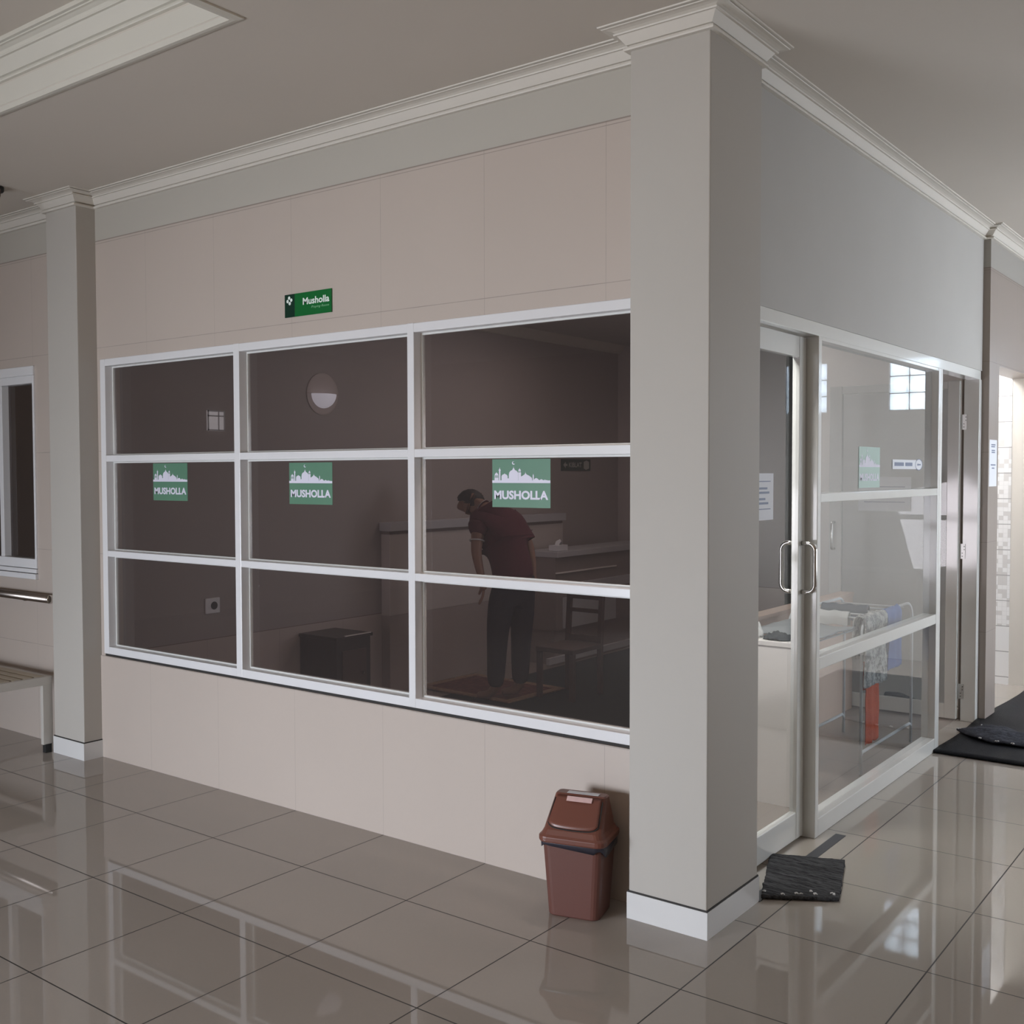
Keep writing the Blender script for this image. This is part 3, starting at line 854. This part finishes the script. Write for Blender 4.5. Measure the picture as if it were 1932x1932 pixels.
for r in range(R-1):
    for k in range(c): m.f.append((1+r*c+k, 1+(r+1)*c+k, 1+(r+1)*c+(k+1) % c, 1+r*c+(k+1) % c)); m.m.append(0)
m.build('woven_cloth', M['rag2'], t, solid=.010, smooth=True)
for (x, y) in ((-.10, -.185), (0, -.21), (.09, -.212), (.19, -.195), (-.18, .17), (-.27, -.01)):
    m = MB()
    for k in range(3):
        d = Vector((random.uniform(-1, 1), random.uniform(-1, .2), 0)).normalized()*.012
        m.tube([(x, y, .016), (x+d.x*.5, y+d.y*.5, .024), (x+d.x, y+d.y, .02)], .003, 5)
    m.build('tuft', M['tuft'], t)

# ------------------------------------------------------------------ inside, seen through the side glass
m = MB(); m.box(-1.45, -.835, 1.485, 1.60, 0, .825); m.box(-1.46, -.83, 1.48, 1.605, .80, .826, 1)
tag(m.build('low_wall', [M['cream'], M['cream']], bevel=.003), kind='structure')
m = MB(); m.box(-1.47, -1.383, 1.6, 3.90, 0, .80); m.box(-1.48, -1.375, 1.6, 3.905, .80, .825)
tag(m.build('low_wall', M['peach'], bevel=.003), kind='structure')

RT, RB, RY0, RY1 = .872, .115, 2.27, 3.17
t = empty('drying_rack', 'white tubular drying rack standing behind the clear sidelight', 'drying rack', (-.98, 2.72, .004))
def hoop(x):
    p = []
    y0, y1, z0, z1, R = -.45, .45, 0, RT-.004, .10
    p.append((x, y0, z0))
    for k in range(7): a = PI/2*k/6; p.append((x, y0+R-R*math.cos(a), z1-R+R*math.sin(a)))
    for k in range(7): a = PI/2*k/6; p.append((x, y1-R+R*math.sin(a), z1-R+R*math.cos(a)))
    p.append((x, y1, z0)); return p
for x in (.22, -.20):
    m = MB(); m.tube(hoop(x), .0085, 10); m.build('hoop', M['rack'], t, smooth=True)
    m = MB(); m.tube([(x, -.45, .10)] + [(x, -.45+.03-.03*math.cos(PI/2*k/4), .10+.02*math.sin(PI/2*k/4)) for k in range(1, 5)] + [(x, .42, .12), (x, .45, .10)], .0085, 10); m.build('foot_bar', M['rack'], t, smooth=True)
m = MB()
for y in (-.36, -.20, -.04, .12, .28): m.tube([(-.20, y, RT-.02), (.22, y, RT-.02)], .005, 8)
m.build('rail', M['rack'], t, smooth=True)
m = MB()
for x in (-.17, .19): m.tube([(x, -.44, RT-.07), (x, -1.05, RT-.065)], .005, 8)
for y in (-.55, -.70, -.85, -1.0): m.tube([(-.17, y, RT-.067), (.19, y, RT-.067)], .004, 8)
m.build('folding_wing', M['rack'], t, smooth=True)

def drape(name, label, y0, y1, x, ztop, zf, zb, mat, amp=.012, seed=0, depth=.02, axis='y'):
    """cloth hanging over a rail: front flap down to zf, back flap down to zb"""
    def fn(a, b):
        L1 = ztop-zf; L2 = ztop-zb; L = L1+L2; t = b*L
        if t < L1: z = zf+t; side = 1
        else: z = ztop-(t-L1); side = -1
        d = min(1, abs(ztop-z)/.03)
        yy = y0+(y1-y0)*a + .010*noise.noise(Vector((a*2, z*9, seed)))
        xx = x + side*depth*d**.5 + amp*noise.noise(Vector((a*4+seed, z*5, seed+side)))*d + amp*.7*math.sin(a*13+seed)*d
        zz = z + .012*noise.noise(Vector((a*6, seed, side)))
        return (xx, yy, zz) if axis == 'y' else (yy, xx, zz)
    m = MB(); m.grid(fn, 22, 40)
    o = m.build(name, mat, smooth=True, solid=.005)
    return tag(o, label, 'cloth')
drape('towel', 'orange towel hanging low on the drying rack', 2.33, 2.55, -.772, .62, .155, .45, M['c_orange'], .008, 3, .016)
drape('batik_cloth', 'grey flecked cloth hanging over the drying rack above the orange towel', 2.24, 2.60, -.76, .888, .49, .64, M['c_batik'], .010, 5, .034)
drape('blue_cloth', 'blue cloth hanging on the drying rack behind the flecked cloth', 2.625, 2.87, -.76, .886, .53, .60, M['c_blue'], .010, 8, .024)
drape('slate_cloth', 'slate dark cloth folded over the top of the drying rack', -1.14, -.86, 2.68, .888, .80, .80, M['c_navy'], .008, 9, .02, 'x')
drape('white_cloth', 'white cloth folded over the front of the drying rack', -1.16, -.86, 2.36, .886, .81, .81, M['c_white'], .010, 11, .02, 'x')
m = MB()
m.grid(lambda a, b: (-1.17+.40*a, 1.66+.52*b, .832+.010*noise.noise(Vector((a*4, b*5, 4)))+.012*math.sin(a*6)*math.sin(b*5)**2), 20, 24)
tag(m.build('grey_cloth', M['c_grey'], smooth=True, solid=.008), 'flat grey cloth drying on the folded-out wing of the rack', 'cloth')
def crumple(name, label, loc, rx, ry, h, mat, seed, cat='cloth'):
    def fn(a, b):
        u = a*2-1; v = b*2-1
        r = math.sqrt(u*u*.9+v*v*.9); k = max(0, 1-r*r)
        n = noise.noise(Vector((u*3+seed, v*3, seed)))+.5*noise.noise(Vector((u*7, v*7+seed, seed)))
        w = 1+.15*noise.noise(Vector((u*2, v*2, seed+9)))
        sq = lambda q, p: q*math.sqrt(1-p*p*.5)
        return (loc[0]+rx*sq(u, v)*w, loc[1]+ry*sq(v, u)*w, loc[2]+.004+h*k**.6*(.75+.55*n))
    m = MB(); m.grid(fn, 26, 26)
    return tag(m.build(name, mat, smooth=True, solid=.004), label, cat)
crumple('dark_cloth', 'crumpled dark grey cloth on the low cream wall inside the near door', (-.935, 1.545, .827), .072, .05, .035, M['c_dark'], 2)
crumple('pale_cloth', 'crumpled pale cloth behind the dark one on the low cream wall', (-1.08, 1.57, .827), .055, .028, .085, M['c_white'], 5)
m = MB(); m.box(-1.36, -.90, 4.02, 4.36, .004, .014)
tag(m.build('floor_mat', M['black_mat'], bevel=.003), 'small dark mat on the floor behind the open inner door', 'mat')
# a dark shoe on that mat
t = empty('shoe', 'single dark shoe on the small mat behind the open inner door', 'shoe', (-1.14, 4.19, .014), math.radians(25))
m = loft([([(x*.5*1.0, y) for x, y in rrect(.085, .048, .045)], 0.0), ([(x*.5*2.3, y) for x, y in rrect(.052, .046, .04)], .002), (rrect(.12, .044, .04), .014)])
m = loft([(rrect(.125, .044, .042), 0), (rrect(.128, .046, .044), .008), (rrect(.124, .043, .042), .018)]); m.build('sole', M['rubber'], t, bevel=.002)
m = loft([(rrect(.120, .041, .040), .018), (rrect(.116, .040, .038), .035), ([(x-.03, y) for x, y in rrect(.080, .036, .034)], .06), ([(x-.045, y) for x, y in rrect(.058, .030, .028)], .078)]); m.build('upper', M['c_dark'], t, smooth=True)

# ------------------------------------------------------------------ inside, seen through the tinted window
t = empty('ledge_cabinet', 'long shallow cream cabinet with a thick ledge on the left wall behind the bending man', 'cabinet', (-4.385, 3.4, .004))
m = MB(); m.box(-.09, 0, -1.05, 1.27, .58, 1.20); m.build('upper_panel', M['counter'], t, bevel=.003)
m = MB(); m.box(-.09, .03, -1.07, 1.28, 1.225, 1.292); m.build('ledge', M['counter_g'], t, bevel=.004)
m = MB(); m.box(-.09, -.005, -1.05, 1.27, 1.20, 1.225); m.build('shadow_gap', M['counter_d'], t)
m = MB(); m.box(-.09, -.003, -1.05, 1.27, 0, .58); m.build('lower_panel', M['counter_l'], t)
t = empty('low_desk', 'low brown counter desk with bright steel strip at the right of the tinted window', 'desk', (-4.0, 4.0, .004))
m = MB(); m.box(-.335, .02, 0, 1.7, .935, .985); m.build('desk_top', M['counter_g'], t, bevel=.004)
m = MB(); m.box(-.33, -.01, .01, 1.69, .30, .935); m.build('desk_panel', M['counter_d'], t)
m = MB(); m.box(-.01, .004, .01, .99, .794, .806); m.build('metal_strip', M['trim_w'], t)
m = MB(); m.box(-.01, .03, .35, 1.69, .62, .70); m.build('shelf_band', M['counter_g'], t)
m = MB(); m.box(-.01, .003, .12, .98, .31, .58); m.build('lower_panel', M['counter_g'], t)
m = MB(); m.box(-.32, -.03, .02, 1.68, 0, .30); m.build('plinth', M['counter_d'], t)
m = MB(); m.box(-.03, .0, -.1, 1.68, 0.02, .075); m.build('skirting_strip', M['counter_g'], t)
t = empty('tissue_box', 'small white box on the near end of the low counter desk', 'box', (-4.06, 4.10, .992))
m = MB(); m.box(-.05, .05, -.05, .10, 0, .05); m.build('carton', M['white'], t, bevel=.003)
m = MB(); m.add([(-.02, .0, .05), (.02, .0, .05), (.03, .03, .085), (0, .05, .10), (-.03, .03, .08), (-.02, .05, .05), (.02, .05, .05)], [(0,1,2,3,4), (5,4,3), (6,3,2), (5,6,3)]); m.build('tissue', M['white'], t)

t = empty('chair', 'dark wooden chair on the green carpet in front of the counter', 'chair', (-3.20, 3.02, .012))
CHW = .145
for sx in (-1, 1):
    m = MB(); m.frustum((sx*CHW-.018, sx*CHW+.018, .18, .216), (sx*CHW-.018, sx*CHW+.018, .215, .25), .36, .80); m.build('back_post', M['wood'], t, bevel=.003)
    for y in (-.19, .182):
        m = MB(); m.box(sx*CHW-.018, sx*CHW+.018, y, y+.036, 0, .36); m.build('leg', M['wood'], t, bevel=.003)
for q in ((.212, .236, .70, .79), (.206, .228, .60, .63), (.196, .216, .38, .43)):
    m = MB(); m.box(-CHW, CHW, *q); m.build('backrest_rail', M['wood'], t, bevel=.004)
m = MB(); m.box(-CHW-.02, CHW+.02, -.20, .20, .345, .38); m.build('seat', M['wood'], t, bevel=.006)

m = MB(); m.box(-3.95, -1.55, .35, 5.3, .004, .012)
m.build('carpet', M['carpet'])
tag(bpy.data.objects['carpet'], 'dark green carpet covering the prayer room floor right of the rug', 'carpet')
t = empty('prayer_rug', 'dark red prayer rug with ochre border under the bending man', 'rug', (-3.85, 2.90, .012), math.radians(-3))
m = MB(); m.box(-.40, .40, -.27, .27, 0, .007); m.build('pile', M['rug'], t)
m = MB()
for a in ((-.47, .47, -.34, -.27), (-.47, .47, .27, .34), (-.47, -.40, -.27, .27), (.40, .47, -.27, .27)): m.box(a[0], a[1], a[2], a[3], 0, .0075)
m.build('border', M['rug_b'], t)
t = empty('cabinet', 'small black brown cabinet low against the prayer room left wall', 'cabinet', (-4.30, 1.70, .004))
m = MB(); m.box(-.175, .19, -.17, .16, 0, .52); m.build('carcass', M['cab'], t, bevel=.004)
m = MB(); m.box(-.178, .205, -.18, .17, .52, .542); m.build('top_board', M['cab'], t, bevel=.003)
m = MB(); m.box(.19, .2, -.12, .11, .08, .44); dd = m.build('door_panel', M['wood'], t, bevel=.003)
m = MB(); m.tube([(.2, .07, .27), (.215, .07, .27)], .008, 8); m.build('knob', M['steel'], dd)
m = MB(); m.box(.196, .208, -.10, .15, .542, .548); m.build('edge_strip', M['trim_w'], t)

t = empty('glow_bowl', 'white glowing half-bowl high on the prayer room left wall', 'lamp', (-4.478, 1.765, 2.235))
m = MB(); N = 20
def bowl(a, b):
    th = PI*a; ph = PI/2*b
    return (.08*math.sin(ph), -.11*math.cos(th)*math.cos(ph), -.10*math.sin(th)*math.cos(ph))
m.grid(bowl, 24, 8); m.build('half_bowl', M['bowl_glow'], t, smooth=True, solid=.004)  # emission added to the half-bowl to brighten it
m = MB(); m.lathe([(.15, 0), (.15, .004), (.14, .006)], (0, 0, .0), 28, axis='x'); m.build('backplate', M['int_wall'], t)
m = MB(); m.box(.0, .03, -.03, .03, -.06, -.03); m.build('bracket', M['cab'], t)
t = empty('wall_socket', 'white wall socket low on the prayer room left wall', 'socket', (-4.479, .79, .815))
m = MB(); m.box(0, .012, -.055, .055, -.05, .05); m.build('cover_plate', M['lamp'], t, bevel=.004)
m = MB(); m.lathe([(.026, .0125), (.026, .0135)], (0, .008, 0), 18, axis='x'); m.build('socket_face', M['c_dark'], t)
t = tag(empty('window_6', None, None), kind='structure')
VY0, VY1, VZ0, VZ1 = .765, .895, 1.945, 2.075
m = MB(); m.box(-4.478, -4.466, VY0, VY1, VZ0, VZ1); m.build('pane', M['pane_glow'], t)  # pane glows by itself in place of daylight; solid wall behind
m = MB()
for z in (VZ0, VZ1-.008, 2.036): m.box(-4.47, -4.460, VY0, VY1, z, z+.008)
for y in (VY0, VY1-.006, .845): m.box(-4.47, -4.460, y, y+.006, VZ0, VZ1)
m.build('pane_bars', M['counter_g'], t)

# ------------------------------------------------------------------ the bending man
P0 = Vector((-3.455, 2.62, .022)); RU = Vector((.797, .603, 0)); FWD = Vector((-.603, .797, 0))
man = empty('person', 'man in maroon polo shirt and dark trousers bending forward on the rug', 'person', P0)
def L(u, w, z): return RU*u + FWD*w + Vector((0, 0, z))
J = {
 'pelvis': (L(.03, .02, .88), .075), 'waist': (L(.0, .02, 1.00), .085), 'belly': (L(-.03, .05, 1.11), .09), 'chest': (L(-.09, .09, 1.26), .10),
 'upchest': (L(-.14, .12, 1.345), .085), 'neck': (L(-.195, .15, 1.395), .050), 'headb': (L(-.235, .175, 1.41), .068), 'headm': (L(-.285, .20, 1.435), .088), 'headt': (L(-.310, .215, 1.405), .082), 'chin': (L(-.285, .215, 1.335), .042),
 'nose': (L(-.392, .25, 1.385), .012),
 'earl': (L(-.255, .115, 1.405), .018), 'earr': (L(-.255, .275, 1.405), .018),
 'shl': (L(-.22, -.03, 1.30), .058), 'ell': (L(-.235, -.09, 1.08), .040), 'frl': (L(-.215, -.08, .97), .033), 'wrl': (L(-.19, -.07, .87), .025), 'pml': (L(-.183, -.065, .80), .030),
 'shr': (L(.04, .24, 1.31), .058), 'elr': (L(.15, .27, 1.10), .040), 'frr': (L(.17, .25, 1.0), .033), 'wrr': (L(.18, .23, .90), .025), 'pmr': (L(.18, .225, .83), .030),
 'hl': (L(-.05, -.04, .80), .068), 'kl': (L(-.085, -.06, .47), .058), 'cl': (L(-.09, -.05, .32), .052), 'al': (L(-.10, -.04, .09), .036), 'fl': (L(-.15, -.01, .035), .034), 'tl': (L(-.24, .02, .025), .026),
 'hr': (L(.10, .06, .80), .068), 'kr': (L(.09, .07, .47), .058), 'cr': (L(.085, .08, .32), .052), 'ar': (L(.08, .09, .09), .036), 'fr': (L(.03, .11, .035), .034), 'tr': (L(-.06, .14, .025), .026),
}
E = [('pelvis','waist'),('waist','belly'),('belly','chest'),('chest','upchest'),('upchest','neck'),('neck','headb'),('headb','headm'),('headm','headt'),('headm','chin'),('headt','nose'),('headb','earl'),('headb','earr'),
     ('upchest','shl'),('shl','ell'),('ell','frl'),('frl','wrl'),('wrl','pml'),('upchest','shr'),('shr','elr'),('elr','frr'),('frr','wrr'),('wrr','pmr'),
     ('pelvis','hl'),('hl','kl'),('kl','cl'),('cl','al'),('al','fl'),('fl','tl'),('pelvis','hr'),('hr','kr'),('kr','cr'),('cr','ar'),('ar','fr'),('fr','tr')]
parts = [skin_mesh('body', J, E, 'pelvis', 2)]
for s_, pm in (('l', 'pml'), ('r', 'pmr')):
    c = J[pm][0]
    for k, ln in enumerate((.062, .072, .068, .054)):
        o = (k-1.5)*.019
        a = c + FWD*o + Vector((0, 0, .005)); b = c + FWD*o*1.1 + RU*(-.006) + Vector((0, 0, -.038))
        d = b + RU*(-.012) + Vector((0, 0, -ln*.5)); e = d + RU*(-.016) + Vector((0, 0, -ln*.36))
        parts.append(skin_mesh('finger', {'a': (a, .011), 'b': (b, .0095), 'd': (d, .0088), 'e': (e, .0075)}, [('a','b'),('b','d'),('d','e')], 'a', 2))
    a = c + FWD*(.02) + Vector((0, 0, .03)); b = c + FWD*.036 + RU*(-.022) + Vector((0, 0, .0)); d = b + FWD*.006 + RU*(-.014) + Vector((0, 0, -.035))
    parts.append(skin_mesh('thumb', {'a': (a, .013), 'b': (b, .011), 'd': (d, .009)}, [('a','b'),('b','d')], 'a', 2))
me = join_meshes('body', parts); me.materials.clear(); me.materials.append(M['skin'])
link(bpy.data.objects.new('body', me), man)
def clothes(name, V, E, root, mat):
    me = skin_mesh(name, V, E, root, 2); me.materials.clear(); me.materials.append(mat)
    return link(bpy.data.objects.new(name, me), man)
def g(n, d, r=None): return (J[n][0], (r if r else J[n][1]+d))
SH = {'hem': (L(.03, .0, .83), .158), 'pelvis': (L(.03, .0, .93), .160), 'waist': (L(.005, .02, 1.03), .158), 'belly': (L(-.03, .05, 1.13), .158), 'chest': (L(-.075, .09, 1.25), .160), 'upchest': g('upchest', .045), 'collar': (L(-.18, .142, 1.388), .058),
      'shl': g('shl', .034), 'sll': (J['shl'][0]*.42+J['ell'][0]*.58, .062), 'shr': g('shr', .034), 'slr': (J['shr'][0]*.42+J['elr'][0]*.58, .062)}
sh = clothes('polo_shirt', SH, [('hem','pelvis'),('pelvis','waist'),('waist','belly'),('belly','chest'),('chest','upchest'),('upchest','collar'),('upchest','shl'),('shl','sll'),('upchest','shr'),('shr','slr')], 'chest', M['maroon'])
def ringpath(c, axis, r, n=20):
    axis = axis.normalized(); a = axis.orthogonal().normalized(); b = axis.cross(a)
    return [tuple(c+a*r*math.cos(2*PI*k/n)+b*r*math.sin(2*PI*k/n)) for k in range(n)]
for a, b, sl in (('shl', 'ell', 'sll'), ('shr', 'elr', 'slr')):
    ax = J[b][0]-J[a][0]
    m = MB(); m.tube(ringpath(SH[sl][0]+ax.normalized()*.012, ax, .052), .0055, 8, closed=True); m.build('sleeve_trim', M['c_white'], sh, smooth=True)
m = MB(); m.tube(ringpath(J['neck'][0]-(J['headb'][0]-J['upchest'][0]).normalized()*.006, J['headb'][0]-J['upchest'][0], .058), .006, 8, closed=True); m.build('collar', M['maroon'], sh, smooth=True)
m = MB(); m.tube(ringpath(J['neck'][0]+(J['headb'][0]-J['upchest'][0]).normalized()*.003, J['headb'][0]-J['upchest'][0], .058), .0022, 6, closed=True); m.build('collar_trim', M['c_white'], sh, smooth=True)
TR = {'pelvis': (L(.03, .0, .88), .138), 'seat': (L(.05, .0, .80), .135), 'hl': g('hl', .052), 'kl': g('kl', .024), 'cl': g('cl', .024), 'al': (L(-.10, -.04, .085), .064), 'hr': g('hr', .052), 'kr': g('kr', .024), 'cr': g('cr', .024), 'ar': (L(.08, .09, .085), .064)}
clothes('trousers', TR, [('pelvis','seat'),('seat','hl'),('hl','kl'),('kl','cl'),('cl','al'),('seat','hr'),('hr','kr'),('kr','cr'),('cr','ar')], 'pelvis', M['navy'])
hc = L(-.285, .20, 1.425)
bmh = bmesh.new(); bmesh.ops.create_uvsphere(bmh, u_segments=28, v_segments=18, radius=1)
for v in bmh.verts:
    q = v.co.copy(); v.co = RU*(q.x*.108) + FWD*(q.y*.092) + Vector((0, 0, q.z*.104 + .004*noise.noise(q*5)))
kill = [v for v in bmh.verts if v.co.z + .42*RU.dot(v.co) < -.022]
bmesh.ops.delete(bmh, geom=kill, context='VERTS')
for v in bmh.verts: v.co += hc
me = bpy.data.meshes.new('hair'); bmh.to_mesh(me); bmh.free()
for p in me.polygons: p.use_smooth = True
me.materials.append(M['hair']); o = link(bpy.data.objects.new('hair', me), man)
md = o.modifiers.new('solid', 'SOLIDIFY'); md.thickness = .012; md.offset = -1
for w in (.205, .255):
    m = MB(); m.lathe([(.003, -.008), (.009, -.004), (.009, .004), (.003, .008)], tuple(L(-.362, w, 1.405)), 10); m.build('eye', M['c_white'], man, smooth=True)

# ------------------------------------------------------------------ lights
def area(name, loc, target, sx, sy, power, col=(1, 1, 1), spread=PI):
    l = bpy.data.lights.new(name, 'AREA'); l.shape = 'RECTANGLE'; l.size = sx; l.size_y = sy
    l.energy = power; l.color = col; l.spread = spread
    o = bpy.data.objects.new(name, l); COL.objects.link(o)
    o.location = loc
    d = Vector(target)-Vector(loc)
    o.rotation_euler = d.to_track_quat('-Z', 'Z' if abs(d.normalized().z) < .9 else 'Y').to_euler()
    return o
area('hall_doorway_light', (-3.3, -6.8, .85), (-1.7, 0, -1.4), 2.0, 1.5, 183, (.90, .97, 1.08), math.radians(118))
area('hall_warm_fill', (.5, -6.2, 1.6), (.5, -6.0, 3.2), 1.2, 1.2, 88, (1.0, .82, .62))  # unseen added lamp; warm ceiling bounce for the upper walls
area('corridor_light', (2.6, 4.7, 1.5), (-.6, 4.0, 1.5), 1.6, 2.0, 102, (.87, .95, 1.05))
area('hall_right_fill', (4.2, 1.0, 1.4), (-.5, 1.0, 1.0), 1.8, 2.0, 12, (.95, .98, 1.02))  # added fill without a fixture, lifts the pillar side and doorway
area('vestibule_fill', (-1.0, .45, 2.93), (-1.0, 1.0, 0), .5, .5, 40, (1.0, .96, .92), math.radians(115))  # made-up lamp to brighten the low walls inside the near door
area('ablution_fill', (-1.25, 4.98, 2.9), (-1.0, 5.1, 0), .9, .7, 34, (1, 1, 1))  # added source that brings the mosaic strip up to white
area('daylight_behind_blocks', (.9, EY+.6, 2.45), (.9, EY, 2.44), 2.2, 1.0, 9000, (.92, .96, 1.0))
area('prayer_room_fill', (-2.8, 3.4, 2.93), (-2.8, 3.3, 0), 1.6, 1.6, 25, (1.0, .92, .88))  # added fill lifting the dim interior behind the tinted glass

w = bpy.data.worlds.new('World'); S.world = w; w.use_nodes = True
w.node_tree.nodes['Background'].inputs[0].default_value = (.75, .80, .85, 1)
w.node_tree.nodes['Background'].inputs[1].default_value = .6

# ------------------------------------------------------------------ camera
F = 2015.7185
yaw, pitch, roll = (math.radians(a) for a in (37.1139, -2.0748, -.118))
fw = Vector((-math.sin(yaw)*math.cos(pitch), math.cos(yaw)*math.cos(pitch), math.sin(pitch)))
rt = Vector((math.cos(yaw), math.sin(yaw), 0)); up = rt.cross(fw)
R = rt*math.cos(roll)+up*math.sin(roll); U = -rt*math.sin(roll)+up*math.cos(roll)
cam = bpy.data.cameras.new('camera'); cam.sensor_width = 36; cam.lens = F/1932*36; cam.clip_start = .05
co = bpy.data.objects.new('camera', cam); COL.objects.link(co)
mat = Matrix((R, U, -fw)).transposed().to_4x4(); mat.translation = Vector((1.2281, -3.5318, 1.6664))
co.matrix_world = mat
S.camera = co

S.view_settings.view_transform = 'Standard'
S.view_settings.look = 'None'
S.view_settings.exposure = 0.0
S.cycles.use_denoising = True
S.cycles.max_bounces = 10
S.cycles.transparent_max_bounces = 16
S.cycles.sample_clamp_indirect = 6.0
